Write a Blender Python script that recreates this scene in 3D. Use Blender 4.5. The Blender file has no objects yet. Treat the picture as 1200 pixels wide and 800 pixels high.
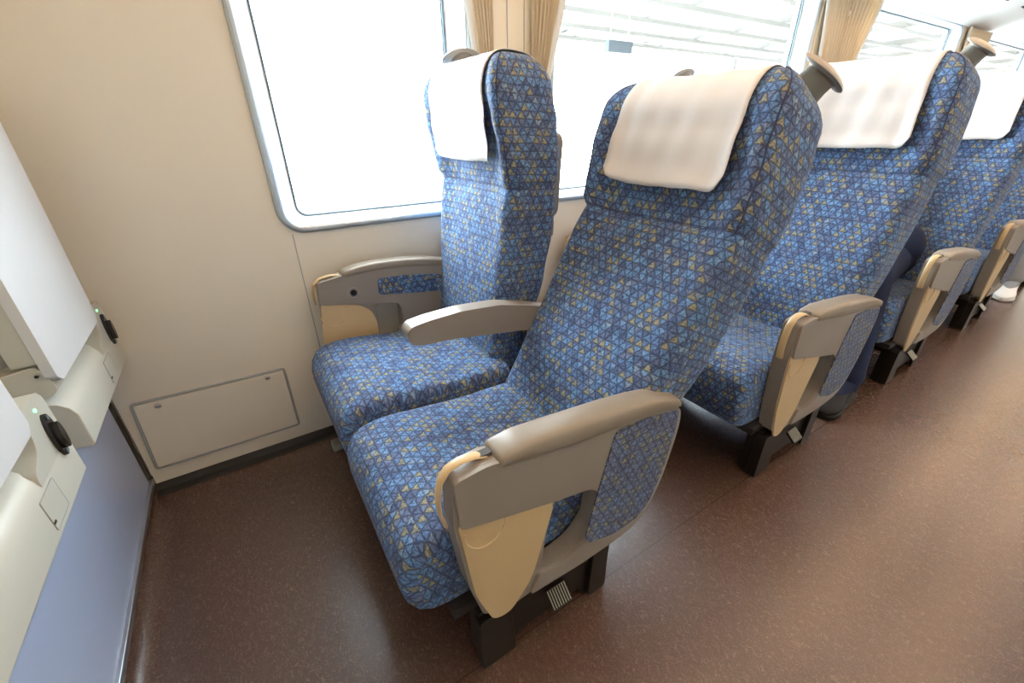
import bpy, bmesh, math, random
from mathutils import Vector, Matrix
random.seed(7)
PI = math.pi
C = bpy.context.scene.collection
R = math.radians

# ------------------------------------------------------------------ materials
def mat(name, col=(.8, .8, .8), rough=.5, metal=0., spec=.5, coat=0.):
    m = bpy.data.materials.new(name); m.use_nodes = True
    b = m.node_tree.nodes['Principled BSDF']
    b.inputs['Base Color'].default_value = (*col, 1)
    b.inputs['Roughness'].default_value = rough
    b.inputs['Metallic'].default_value = metal
    b.inputs['Specular IOR Level'].default_value = spec
    b.inputs['Coat Weight'].default_value = coat
    return m

class NT:
    def __init__(s, m): s.t = m.node_tree; s.n = s.t.nodes; s.b = s.n['Principled BSDF']
    def add(s, ty, **kw):
        n = s.n.new(ty)
        for k, v in kw.items(): setattr(n, k, v)
        return n
    def link(s, a, b): s.t.links.new(a, b)
    def math(s, op, a, b=None, c=None):
        n = s.add('ShaderNodeMath', operation=op)
        for i, v in enumerate((a, b, c)):
            if v is None: continue
            if isinstance(v, (int, float)): n.inputs[i].default_value = v
            else: s.link(v, n.inputs[i])
        return n.outputs[0]
    def mix(s, f, a, b):
        n = s.add('ShaderNodeMix', data_type='RGBA')
        for i, v in ((0, f), (6, a), (7, b)):
            if isinstance(v, (int, float)): n.inputs[i].default_value = v
            elif isinstance(v, tuple): n.inputs[i].default_value = (*v, 1)
            else: s.link(v, n.inputs[i])
        return n.outputs[2]
    def noise(s, vec, scale, detail=3, rough=.5):
        n = s.add('ShaderNodeTexNoise'); n.inputs['Scale'].default_value = scale
        n.inputs['Detail'].default_value = detail; n.inputs['Roughness'].default_value = rough
        if vec is not None: s.link(vec, n.inputs['Vector'])
        return n
    def bump(s, h, strength, dist=.002):
        n = s.add('ShaderNodeBump'); n.inputs['Strength'].default_value = strength
        n.inputs['Distance'].default_value = dist; s.link(h, n.inputs['Height'])
        s.link(n.outputs[0], s.b.inputs['Normal'])

def mottled(name, c1, c2, rough, scale=6, spec=.5, bump=0., bscale=400):
    m = mat(name, c1, rough, spec=spec); t = NT(m)
    tc = t.add('ShaderNodeTexCoord').outputs['Object']
    n = t.noise(tc, scale, 4)
    t.link(t.mix(n.outputs[0], c1, c2), t.b.inputs['Base Color'])
    if bump:
        n2 = t.noise(tc, bscale, 2); t.bump(n2.outputs[0], bump, .0006)
    return m

def fabric(name, side=.021, gain=.94, grey=0.):
    """moquette: little triangles in blue, indigo and straw on a dark crackled ground"""
    m = mat(name, (.1, .15, .4), .85, spec=.25); t = NT(m)
    t.b.inputs['Sheen Weight'].default_value = .14
    t.b.inputs['Sheen Roughness'].default_value = .4
    t.b.inputs['Sheen Tint'].default_value = (.75, .85, 1, 1)
    uv = t.add('ShaderNodeUVMap').outputs[0]
    dn = t.noise(uv, 120, 2)
    off = t.add('ShaderNodeVectorMath', operation='MULTIPLY_ADD')
    t.link(dn.outputs['Color'], off.inputs[0]); off.inputs[1].default_value = (.009, .009, 0)
    t.link(uv, off.inputs[2])
    sx = t.add('ShaderNodeSeparateXYZ'); t.link(off.outputs[0], sx.inputs[0])
    h = side * .866
    cs, fl = [], []
    for ang in (90, 210, 330):
        a = t.math('MULTIPLY', sx.outputs[0], math.cos(R(ang)) / h)
        b = t.math('MULTIPLY_ADD', sx.outputs[1], math.sin(R(ang)) / h, a)
        fr = t.math('FRACT', b)
        fl.append(t.math('FLOOR', b))
        cs.append(t.math('SUBTRACT', .5, t.math('ABSOLUTE', t.math('SUBTRACT', fr, .5))))
    edge = t.math('MINIMUM', t.math('MINIMUM', cs[0], cs[1]), cs[2])
    cv = t.add('ShaderNodeCombineXYZ')
    for i in range(3): t.link(fl[i], cv.inputs[i])
    wn = t.add('ShaderNodeTexWhiteNoise', noise_dimensions='3D'); t.link(cv.outputs[0], wn.inputs[0])
    ramp = t.add('ShaderNodeValToRGB'); ramp.color_ramp.interpolation = 'CONSTANT'
    cols = [(0, (.09, .14, .27)), (.14, (.13, .235, .45)), (.33, (.17, .32, .57)), (.47, (.12, .17, .30)),
            (.60, (.17, .22, .35)), (.72, (.14, .275, .51)), (.84, (.13, .19, .34)), (.94, (.24, .34, .47))]
    els = ramp.color_ramp.elements
    while len(els) < len(cols): els.new(.5)
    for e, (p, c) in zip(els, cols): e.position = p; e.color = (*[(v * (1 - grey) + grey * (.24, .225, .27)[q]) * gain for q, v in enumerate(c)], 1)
    t.link(wn.outputs[0], ramp.inputs[0])
    # straw triangles: only cells that point up
    par = t.math('GREATER_THAN', t.math('ADD', t.math('ADD', fl[0], fl[1]), fl[2]), -1.5)
    wn2 = t.add('ShaderNodeTexWhiteNoise', noise_dimensions='3D')
    cv2 = t.add('ShaderNodeVectorMath', operation='ADD'); t.link(cv.outputs[0], cv2.inputs[0]); cv2.inputs[1].default_value = (17, 5, 9)
    t.link(cv2.outputs[0], wn2.inputs[0])
    straw = t.math('MULTIPLY', par, t.math('LESS_THAN', wn2.outputs[0], .30))
    ground = t.mix(straw, ramp.outputs[0], (.33 * gain, .315 * gain, .215 * gain))
    # thread speckle
    sp = t.noise(uv, 900, 1)
    spk = t.math('MULTIPLY_ADD', sp.outputs[0], 1.5, .25)
    spm = t.add('ShaderNodeVectorMath', operation='SCALE'); t.link(ground, spm.inputs[0]); t.link(spk, spm.inputs['Scale'])
    # crackle
    vo = t.add('ShaderNodeTexVoronoi', feature='DISTANCE_TO_EDGE'); vo.inputs['Scale'].default_value = 150
    t.link(off.outputs[0], vo.inputs['Vector'])
    cr = t.add('ShaderNodeMapRange'); t.link(vo.outputs[0], cr.inputs[0])
    cr.inputs[1].default_value = .02; cr.inputs[2].default_value = .12
    er = t.add('ShaderNodeMapRange'); t.link(edge, er.inputs[0])
    er.inputs[1].default_value = .035; er.inputs[2].default_value = .15
    k = t.math('MULTIPLY', t.math('MULTIPLY_ADD', cr.outputs[0], .55, .45), t.math('MULTIPLY_ADD', er.outputs[0], .68, .32))
    c = t.mix(k, (.018, .021, .05), spm.outputs[0])
    t.link(c, t.b.inputs['Base Color'])
    hh = t.math('ADD', k, t.math('MULTIPLY', sp.outputs[0], .4))
    t.bump(hh, .5, .0012)
    return m

M = {}
M['wall'] = mottled('cream_wall_panel', (.80, .75, .64), (.77, .72, .61), .42, 1.5, bump=.05)
M['wall2'] = mottled('cream_lower_panel', (.78, .76, .71), (.75, .73, .68), .4, 1.5)
M['ceiling'] = mottled('white_ceiling', (.82, .83, .82), (.79, .80, .79), .45, 2)
M['blue_panel'] = mottled('pale_blue_laminate', (.44, .52, .71), (.42, .50, .69), .25, 1.2)
M['strip'] = mat('brushed_aluminium', (.55, .58, .62), .32, 1.)
M['frame'] = mat('satin_aluminium_frame', (.50, .56, .61), .33, .8)
M['reveal'] = mat('white_reveal', (.82, .83, .83), .4)
M['gasket'] = mat('blue_grey_gasket', (.10, .16, .20), .5)
M['groove'] = mat('dark_groove', (.05, .045, .04), .7)
M['seal'] = mat('grey_seal', (.36, .38, .37), .45)
M['pillar'] = mottled('beige_pillar', (.82, .74, .58), (.79, .71, .56), .45, 2)
M['plastic'] = mottled('taupe_plastic', (.25, .215, .175), (.235, .20, .165), .36, 5, bump=.12, bscale=900)
M['pad'] = mottled('worn_taupe_pad', (.22, .18, .135), (.26, .215, .165), .38, 16, bump=.1, bscale=700)
M['flap'] = mottled('honey_beige_plastic', (.56, .40, .21), (.53, .375, .195), .36, 4)
M['box'] = mottled('pale_grey_plastic', (.60, .60, .53), (.58, .58, .51), .33, 3)
M['leaf'] = mottled('white_table_leaf', (.74, .77, .79), (.72, .75, .77), .35, 2)
M['black'] = mottled('black_painted_steel', (.007, .006, .006), (.010, .009, .008), .38, 5, spec=.3)
M['shadow_pan'] = mat('black_pan_recess_shade', (.015, .014, .015), .7)  # seat pan; also the painted shade strip at the wall foot
M['chrome'] = mat('worn_chrome', (.34, .29, .22), .35, 1.)
M['screw'] = mat('steel_screw', (.62, .60, .56), .3, 1.)
M['socket'] = mat('black_socket', (.012, .013, .016), .25)
M['cloth'] = mottled('white_cotton', (.72, .69, .66), (.69, .66, .63), .85, 8, bump=.25, bscale=900)
M['handle'] = mottled('dark_taupe_handle', (.21, .195, .165), (.19, .175, .15), .35, 8)
M['handle_cap'] = mottled('taupe_handle_cap', (.33, .30, .25), (.31, .28, .235), .3, 8)
M['piping'] = mat('navy_piping', (.03, .035, .09), .8)
M['fabric'] = fabric('blue_triangle_moquette')
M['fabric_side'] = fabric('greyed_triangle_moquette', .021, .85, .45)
M['navy'] = mottled('navy_wool', (.012, .018, .045), (.016, .024, .058), .8, 20, spec=.2, bump=.3, bscale=700)
M['grey_cloth'] = mottled('grey_cotton', (.30, .30, .31), (.26, .26, .27), .85, 20, spec=.2)
M['leather'] = mat('black_leather', (.006, .006, .007), .4, spec=.2)
M['white_leather'] = mottled('white_leather', (.78, .77, .74), (.72, .71, .69), .5, 20)
M['sole'] = mat('rubber_sole', (.012, .012, .012), .6, spec=.2)
M['sole_w'] = mat('white_rubber_sole', (.7, .7, .68), .6)
M['skin'] = mottled('skin', (.62, .40, .29), (.58, .37, .26), .5, 15)
M['hair'] = mottled('dark_hair', (.02, .015, .012), (.04, .03, .025), .5, 60)
M['eye'] = mat('eye', (.02, .015, .01), .2)
M['lip'] = mat('lip', (.45, .2, .17), .5)
M['steel'] = mottled('painted_steel', (.24, .225, .20), (.17, .16, .145), .6, .6)
M['concrete'] = mottled('platform_concrete', (.62, .61, .58), (.55, .54, .52), .8, 1.5)
M['light_block'] = mottled('dark_light_block', (.13, .12, .105), (.10, .09, .08), .8, 1)  # kept dark so little daylight bounces in from the opposite side
M['sign'] = mat('grey_sign_case', (.02, .026, .03), .5)

# floor vinyl: brown with pale flecks and a weld seam
m = mat('brown_flecked_vinyl', (.1, .06, .05), .36, spec=.6); t = NT(m)
tc = t.add('ShaderNodeTexCoord').outputs['Object']
w = t.noise(tc, 26, 3, .6)
vm = t.add('ShaderNodeVectorMath', operation='MULTIPLY_ADD'); t.link(w.outputs['Color'], vm.inputs[0])
vm.inputs[1].default_value = (.05, .05, 0); t.link(tc, vm.inputs[2])
fle = []
for i, (sx, sy, rz) in enumerate(((360, 60, .5), (340, 52, 2.1), (380, 66, 1.3))):
    mp = t.add('ShaderNodeMapping'); mp.inputs['Rotation'].default_value = (0, 0, rz)
    mp.inputs['Scale'].default_value = (sx, sy, 1); mp.inputs['Location'].default_value = (i * 3.7, i * 1.9, 0)
    t.link(vm.outputs[0], mp.inputs[0])
    n = t.noise(mp.outputs[0], 1., 1)
    r = t.add('ShaderNodeMapRange'); t.link(n.outputs[0], r.inputs[0]); r.inputs[1].default_value = .60; r.inputs[2].default_value = .72
    fle.append(r.outputs[0])
f = t.math('MAXIMUM', t.math('MAXIMUM', fle[0], fle[1]), fle[2])
big = t.noise(tc, 2.2, 3)
base = t.mix(big.outputs[0], (.054, .027, .019), (.072, .037, .026))
fin = t.noise(tc, 330, 2)
base = t.mix(t.math('MULTIPLY', fin.outputs[0], .6), base, (.10, .060, .047))
colr = t.mix(t.math('MULTIPLY', f, .32), base, (.26, .165, .12))
sp = t.add('ShaderNodeSeparateXYZ'); t.link(tc, sp.inputs[0])
seam = t.math('LESS_THAN', t.math('ABSOLUTE', t.math('SUBTRACT', sp.outputs[1], .46)), .0016)
colr = t.mix(t.math('MULTIPLY', seam, .75), colr, (.035, .02, .017))
t.link(colr, t.b.inputs['Base Color'])
t.link(t.math('MULTIPLY_ADD', fin.outputs[0], .10, .21), t.b.inputs['Roughness'])
t.bump(t.math('ADD', t.math('MULTIPLY', f, .5), t.noise(tc, 500, 2).outputs[0]), .22, .0006)
t.b.inputs['Coat Weight'].default_value = .2; t.b.inputs['Coat Roughness'].default_value = .22
M['floor'] = m

# curtain fabric with a fine rib
m = mottled('beige_curtain', (.80, .68, .50), (.76, .64, .46), .9, 10, spec=.1, bump=.3, bscale=500)
t = NT(m); tl = t.add('ShaderNodeBsdfTranslucent'); tl.inputs[0].default_value = (.8, .64, .42, 1); mm = t.add('ShaderNodeMixShader'); mm.inputs[0].default_value = .22
t.link(t.b.outputs[0], mm.inputs[1]); t.link(tl.outputs[0], mm.inputs[2]); t.link(mm.outputs[0], t.n['Material Output'].inputs[0])
M['curtain'] = m
M['hem'] = mottled('grey_curtain_hem', (.72, .72, .68), (.68, .68, .64), .8, 10)

# window glass: clear, slightly reflecting
g = bpy.data.materials.new('window_glass'); g.use_nodes = True
nt = g.node_tree; nt.nodes.clear()
o_ = nt.nodes.new('ShaderNodeOutputMaterial'); mx = nt.nodes.new('ShaderNodeMixShader')
tr = nt.nodes.new('ShaderNodeBsdfTransparent'); gl = nt.nodes.new('ShaderNodeBsdfGlossy'); gl.inputs['Roughness'].default_value = .02
tr.inputs[0].default_value = (.95, .985, 1, 1)
fr = nt.nodes.new('ShaderNodeFresnel'); fr.inputs[0].default_value = 1.3
ge = nt.nodes.new('ShaderNodeNewGeometry'); iv = nt.nodes.new('ShaderNodeMath'); iv.operation = 'SUBTRACT'; iv.inputs[0].default_value = 1
mu = nt.nodes.new('ShaderNodeMath'); mu.operation = 'MULTIPLY'
nt.links.new(ge.outputs['Backfacing'], iv.inputs[1]); nt.links.new(iv.outputs[0], mu.inputs[0]); nt.links.new(fr.outputs[0], mu.inputs[1])
nt.links.new(mu.outputs[0], mx.inputs[0]); nt.links.new(tr.outputs[0], mx.inputs[1]); nt.links.new(gl.outputs[0], mx.inputs[2]); nt.links.new(mx.outputs[0], o_.inputs[0])
M['glass'] = g

def emis(name, col, s):
    m = bpy.data.materials.new(name); m.use_nodes = True
    b = m.node_tree.nodes['Principled BSDF']; b.inputs['Base Color'].default_value = (.8, .8, .8, 1)
    b.inputs['Emission Color'].default_value = (*col, 1); b.inputs['Emission Strength'].default_value = s
    return m
M['lamp'] = emis('warm_lamp_diffuser', (1, .60, .30), 12)
M['led'] = emis('green_led', (.1, 1, .35), 2)

# ------------------------------------------------------------------ mesh helpers
def link(name, bm, m, parent=None, smooth=True, angle=35, bevel=0, seg=3):
    me = bpy.data.meshes.new(name)
    bmesh.ops.recalc_face_normals(bm, faces=bm.faces[:])
    bm.to_mesh(me); bm.free()
    if m is not None: me.materials.append(m if not isinstance(m, str) else M[m])
    for p in me.polygons: p.use_smooth = smooth
    if smooth and angle < 180: me.set_sharp_from_angle(angle=R(angle))
    o = bpy.data.objects.new(name, me); C.objects.link(o)
    if parent: o.parent = parent
    if bevel:
        b = o.modifiers.new('bevel', 'BEVEL'); b.width = bevel; b.segments = seg; b.limit_method = 'ANGLE'; b.angle_limit = R(40)
        b.harden_normals = True
    return o

def empty(name, loc=(0, 0, 0)):
    o = bpy.data.objects.new(name, None); o.empty_display_size = .1; o.location = loc; C.objects.link(o); return o

def tag(o, label, cat, group=None):
    o['label'] = label; o['category'] = cat
    if group: o['group'] = group
    return o

def struct(o): o['kind'] = 'structure'; return o

def box(x0, x1, y0, y1, z0, z1, bm=None):
    bm = bm or bmesh.new()
    v = [bm.verts.new((x, y, z)) for x in (x0, x1) for y in (y0, y1) for z in (z0, z1)]
    for f in ((0, 1, 3, 2), (4, 6, 7, 5), (0, 4, 5, 1), (2, 3, 7, 6), (0, 2, 6, 4), (1, 5, 7, 3)):
        bm.faces.new([v[i] for i in f])
    return bm

def planar(loops, axis, a0, a1, bm=None, uv=False):
    """extrude 2-D loops (first is the outside, the rest are holes) along an axis between a0 and a1"""
    bm = bm or bmesh.new()
    def P(p, a):
        return {'y': (p[0], a, p[1]), 'x': (a, p[0], p[1]), 'z': (p[0], p[1], a)}[axis]
    sides = []
    for a in (a0, a1):
        es, vs = [], []
        for lp in loops:
            v = [bm.verts.new(P(p, a)) for p in lp]
            es += [bm.edges.new((v[i], v[(i + 1) % len(v)])) for i in range(len(v))]
            vs.append(v)
        bmesh.ops.triangle_fill(bm, use_beauty=True, use_dissolve=False, edges=es)
        sides.append(vs)
    for va, vb in zip(*sides):
        n = len(va)
        for i in range(n): bm.faces.new((va[i], va[(i + 1) % n], vb[(i + 1) % n], vb[i]))
    if uv:
        l = bm.loops.layers.uv.verify()
        for f in bm.faces:
            for q in f.loops:
                c = q.vert.co
                q[l].uv = {'y': (c.x, c.z), 'x': (c.y, c.z), 'z': (c.x, c.y)}[axis]
    return bm

def rrect(x0, x1, z0, z1, r, n=6):
    out = []
    for cx, cz, a in ((x1 - r, z1 - r, 0), (x0 + r, z1 - r, 90), (x0 + r, z0 + r, 180), (x1 - r, z0 + r, 270)):
        for k in range(n + 1):
            t_ = R(a + 90 * k / n); out.append((cx + r * math.cos(t_), cz + r * math.sin(t_)))
    return out

def smooth_loop(pts, r=.02, n=4, radii=None):
    """round the corners of a polygon"""
    out = []; N = len(pts)
    for i in range(N):
        p = Vector(pts[i]); a = Vector(pts[i - 1]); b = Vector(pts[(i + 1) % N])
        rr = radii[i] if radii else r
        d1 = (a - p); d2 = (b - p)
        k = min(rr, d1.length * .48, d2.length * .48)
        s = p + d1.normalized() * k; e = p + d2.normalized() * k
        for j in range(n + 1):
            u = j / n
            q = s * (1 - u) ** 2 + p * 2 * u * (1 - u) + e * u ** 2
            out.append((q.x, q.y))
    return out

def tube(path, r, n=10, bm=None, closed=False, flat=1., up=Vector((0, 1, 0)), caps=True):
    """sweep an ellipse (r across 'up', r*flat along it) along a path"""
    bm = bm or bmesh.new(); P = [Vector(p) for p in path]; rings = []
    N = len(P)
    for i, p in enumerate(P):
        if closed: d = P[(i + 1) % N] - P[i - 1]
        else: d = P[min(i + 1, N - 1)] - P[max(i - 1, 0)]
        d.normalize()
        s = d.cross(up)
        if s.length < 1e-4: s = d.cross(Vector((1, 0, 0)))
        s.normalize(); u = s.cross(d).normalized()
        rr = r[i] if isinstance(r, (list, tuple)) else r
        rings.append([bm.verts.new(p + s * rr * math.cos(2 * PI * k / n) + u * rr * flat * math.sin(2 * PI * k / n)) for k in range(n)])
    for i in range(N if closed else N - 1):
        a, b = rings[i], rings[(i + 1) % N]
        for k in range(n): bm.faces.new((a[k], a[(k + 1) % n], b[(k + 1) % n], b[k]))
    if not closed and caps:
        bm.faces.new(rings[0][::-1]); bm.faces.new(rings[-1])
    return bm

def cyl(c, axis, r, h, n=24, bm=None, r2=None):
    bm = bm or bmesh.new(); c = Vector(c); ax = Vector(axis).normalized()
    q = Vector((0, 0, 1)).rotation_difference(ax)
    r2 = r if r2 is None else r2; rs = []
    for rr, z in ((r, 0), (r2, h)):
        rs.append([bm.verts.new(c + q @ Vector((rr * math.cos(2 * PI * k / n), rr * math.sin(2 * PI * k / n), z))) for k in range(n)])
    for k in range(n): bm.faces.new((rs[0][k], rs[0][(k + 1) % n], rs[1][(k + 1) % n], rs[1][k]))
    bm.faces.new(rs[0][::-1]); bm.faces.new(rs[1])
    return bm

def lerp(tab, u):
    if u <= tab[0][0]: return tab[0][1]
    for (a, va), (b, vb) in zip(tab, tab[1:]):
        if u <= b:
            k = (u - a) / (b - a); k = k * k * (3 - 2 * k) if b - a > .04 else k
            return va + (vb - va) * k
    return tab[-1][1]

def sstep(a, b, x):
    k = max(0, min(1, (x - a) / (b - a))); return k * k * (3 - 2 * k)

def grid(fn, ni, nj, bm=None, wrap_j=False, uvf=None):
    """quad grid from fn(i, j) -> Vector"""
    bm = bm or bmesh.new()
    V = [[bm.verts.new(fn(i, j)) for j in range(nj)] for i in range(ni)]
    l = bm.loops.layers.uv.verify() if uvf else None
    for i in range(ni - 1):
        for j in range(nj if wrap_j else nj - 1):
            j2 = (j + 1) % nj
            f = bm.faces.new((V[i][j], V[i][j2], V[i + 1][j2], V[i + 1][j]))
            if uvf:
                for q, (a, b) in zip(f.loops, ((i, j), (i, j + 1), (i + 1, j + 1), (i + 1, j))): q[l].uv = uvf(a, b)
    return bm, V

# ------------------------------------------------------------------ seat back
WS = [(0, .0), (.12, .008), (.27, .02), (.45, .028), (.50, .036), (.515, .040), (.535, .026), (.60, .012), (.68, -.008), (.745, -.014)]
BOL = [(0, .004), (.15, -.006), (.25, -.006), (.40, .012), (.50, .016), (.54, .030), (.66, .036), (.745, .016)]
WR = [(0, .11), (.1, .14), (.27, .185), (.42, .205), (.58, .20), (.68, .185), (.745, .165)]
HW = [(0, .204), (.2, .210), (.40, .214), (.505, .216), (.525, .216), (.535, .223), (.62, .226), (.745, .222)]
UC, RU, RW = .735, .085, .095      # where the rounded top starts, its height and its side radius
def back_front(u, y, phi=0.):
    """front surface offset w at height u and sideways y (both from the seat back's centre line)"""
    W = lerp(HW, u); k = abs(y) / W
    w = lerp(WS, u) + lerp(BOL, u) * (1 - sstep(.55, .93, k))
    return w
def back_ring(u, phi):
    W = lerp(HW, u); ws = lerp(WS, u); wr = lerp(WR, u); mid = ws + (wr - ws) * .52
    c = math.cos(phi)
    We = W - RW * (1 - c)
    rc = .03; rr = .045
    pts = []
    def sc(w): return mid + (w - mid) * (c ** .75 * .96 + .04)
    ys = [-1, -.985, -.955, -.91, -.86, -.78, -.68, -.56, -.42, -.28, -.14, 0]
    ys = ys + [-v for v in ys[-2::-1]]
    for v in ys:
        y = v * We; a = abs(y) - (We - rc)
        w = back_front(u, v * W) + (rc * (1 - math.sqrt(max(0, 1 - (a / rc) ** 2))) if a > 0 else 0)
        pts.append((sc(w), y))
    for k in (.25, .5, .75): pts.append((sc(ws + rc + (wr - rr - ws - rc) * k), We))
    yr = [1, .985, .94, .88, .8, .6, .3, 0]; yr = yr + [-v for v in yr[-2::-1]]
    for v in yr:
        y = v * We; a = abs(y) - (We - rr)
        w = wr + .012 * (1 - abs(v) ** 2) - (rr * (1 - math.sqrt(max(0, 1 - (a / rr) ** 2))) if a > 0 else 0)
        pts.append((sc(w), y))
    for k in (.25, .5, .75): pts.append((sc(wr - rr + (ws + rc - wr + rr) * k), -We))
    return pts
us = [0, .03, .06, .1, .14, .18, .22, .26, .3, .34, .38, .42, .45, .475, .495, .505, .514, .52, .527, .537, .55, .57, .6, .63, .66, .69, .715, UC]
STATIONS = [(u, 0.) for u in us] + [(UC, R(a)) for a in (10, 20, 30, 40, 50, 60, 70, 78, 84, 90)]
def backrest_mesh():
    RG = []
    for u, ph in STATIONS:
        RG.append([Vector((w, y, u + RU * math.sin(ph))) for w, y in back_ring(u, ph)])
    ref = RG[10]; n = len(ref)
    s = [0.]
    for k in range(n): s.append(s[-1] + (ref[(k + 1) % n] - ref[k]).length)
    vv = [0.]; 
    for i in range(1, len(RG)): vv.append(vv[-1] + (RG[i][11] - RG[i - 1][11]).length)
    bm, V = grid(lambda i, j: RG[i][j], len(RG), n, wrap_j=True, uvf=lambda i, j: (s[j], vv[i]))
    l = bm.loops.layers.uv.verify()
    for ring in (V[0], V[-1]):
        f = bm.faces.new(ring)
        for q in f.loops: q[l].uv = (q.vert.co.y, q.vert.co.z)
    return bm, RG
SEAM_I = 2

def drape(y0, y1, ufront, uback, off=.004):
    """cloth over the top of a seat back, as a thin sheet with real thickness"""
    ny = 25; path_f = []
    NA = 14
    def pt(s_, y):
        # s_: 0..1 front hem -> top, 1..2 top -> rear hem
        if s_ <= 1:
            u = ufront + (UC - ufront) * min(1, s_ / .6)
            ph = max(0, (s_ - .6) / .4) * PI / 2
        else:
            ph = PI / 2 * (1 - min(1, (s_ - 1) / .4)); u = UC - (UC - uback) * max(0, (s_ - 1.4) / .6)
        W = lerp(HW, u); ws = lerp(WS, u); wr = lerp(WR, u); mid = ws + (wr - ws) * .52
        c = math.cos(ph) ** .75 * .96 + .04
        if s_ <= 1:
            w = back_front(u, y)
            hang = ws + .55 * lerp(BOL, u) * (1 - sstep(.7, 1., abs(y) / .17))
            w = min(w, hang + .006)
            w = mid + (w - mid) * c - off * math.cos(ph)
            w -= .011 * (1 - min(1, s_ / .45)) 
            w += .003 * math.sin(y * 37 + 2 * s_) * (1 - s_) + .0015 * math.sin(y * 90 + 5 * s_) - .0015
            z = u + RU * math.sin(ph) + off * math.sin(ph)
        else:
            w = mid + (wr + .012 * (1 - (y / W) ** 2) - mid) * c + off * math.cos(ph)
            z = u + RU * math.sin(ph) + off * math.sin(ph)
        return Vector((w, y, z))
    ss = [i / 22 for i in range(45)]
    def f(i, j):
        y = y0 + (y1 - y0) * j / (ny - 1)
        s_ = ss[i]
        # rounded front hem corners
        e = min(j, ny - 1 - j) / (ny - 1) * (y1 - y0)
        if s_ < .12:
            d = max(0, 1 - e / .03); s_ = s_ + .10 * (1 - math.sqrt(max(0, 1 - d * d))) * (1 - s_ / .12)
            s_ += .012 * math.sin(j * .35)*(1 - s_ / .12)
        return pt(max(0, s_), y + .012 * (1 - min(1, s_)) * ((j / (ny - 1)) - .5) * 2)
    bm, V = grid(f, len(ss), ny)
    return bm

# ------------------------------------------------------------------ cushion
PROF = [(.565, .372), (.50, .376), (.42, .378), (.34, .382), (.27, .390), (.21, .397), (.165, .398), (.13, .392), (.103, .377),
        (.087, .352), (.080, .322), (.080, .285), (.086, .250), (.100, .222), (.125, .203), (.16, .195), (.25, .193), (.40, .193), (.565, .193)]
def cushion_mesh(y0, y1, seed=0):
    W = (y1 - y0) / 2; rc = .028; yc = (y0 + y1) / 2
    P = [Vector((x, 0, z)) for x, z in PROF]
    Q = []
    for a, b in zip(P, P[1:]):
        for k in range(2): Q.append(a.lerp(b, k / 2))
    Q.append(P[-1])
    cen = Vector((.33, 0, .29)); N = []
    for i in range(len(Q)):
        d = Q[min(i + 1, len(Q) - 1)] - Q[max(i - 1, 0)]
        n = Vector((-d.z, 0, d.x)).normalized() * -1
        if n.dot(Q[i] - cen) < 0: n = -n
        N.append(n)
    N[0] = Vector((0, 0, 1)); N[-1] = Vector((0, 0, -1))
    ys = [-1, -.985, -.955, -.91, -.85, -.72, -.58, -.42, -.28, -.14, 0]; ys += [-v for v in ys[-2::-1]]
    rnd = random.Random(seed); ph = [rnd.uniform(0, 6) for _ in range(6)]
    def f(i, j):
        y = ys[j] * W; a = abs(y) - (W - rc)
        k = rc * (1 - math.sqrt(max(0, 1 - (a / rc) ** 2))) if a > 0 else 0
        p = Q[i] - N[i] * k
        h = 0
        if i < 18:
            e = 1 - abs(ys[j]) ** 4
            h = .005 * e * math.sin(PI * i / 18) + .0022 * e * math.sin(p.x * 46 + 5 * ys[j] + ph[0]) * math.sin(ys[j] * 4 + ph[1]) \
                - .009 * e * math.exp(-((p.x - .42) / .09) ** 2)
        p = p + Vector((0, 0, h)); return Vector((p.x, yc + y, p.z))
    s = [0.]
    for a, b in zip(Q, Q[1:]): s.append(s[-1] + (b - a).length)
    bm, V = grid(f, len(Q), len(ys), uvf=lambda i, j: (ys[min(j, len(ys) - 1)] * W, s[i]))
    l = bm.loops.layers.uv.verify()
    for ring in ([V[i][0] for i in range(len(Q))], [V[i][-1] for i in range(len(Q))]):
        fc = bm.faces.new(ring)
        for q in fc.loops: q[l].uv = (q.vert.co.x, q.vert.co.z)
    fc = bm.faces.new(V[0] + V[-1][::-1])
    for q in fc.loops: q[l].uv = (q.vert.co.y, q.vert.co.z)
    return bm

# ------------------------------------------------------------------ armrests
def A(p, k=.973): return (p[0] * k, 1.03 - (1.03 - p[1]) * k)
def arm_pad(pts, y, w, parent):
    """padded rest: pts = (x, z_bottom, z_top)"""
    def f(i, j):
        x, zb, zt = pts[i]
        e = min(i, len(pts) - 1 - i)
        ww = w * (.90 if e == 0 else .98 if e == 1 else 1)
        zt2 = zb + (zt - zb) * (.82 if e == 0 else .97 if e == 1 else 1)
        a = 2 * PI * j / 20; c, s_ = math.cos(a), math.sin(a)
        sg = lambda v, q: math.copysign(abs(v) ** q, v)
        return Vector((x, y + ww / 2 * sg(c, .45), (zb + zt2) / 2 + (zt2 - zb) / 2 * sg(s_, .5)))
    bm, V = grid(f, len(pts), 20, wrap_j=True)
    bm.faces.new(V[0][::-1]); bm.faces.new(V[-1])
    return link('arm_pad', bm, 'pad', parent, angle=60)

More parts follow.
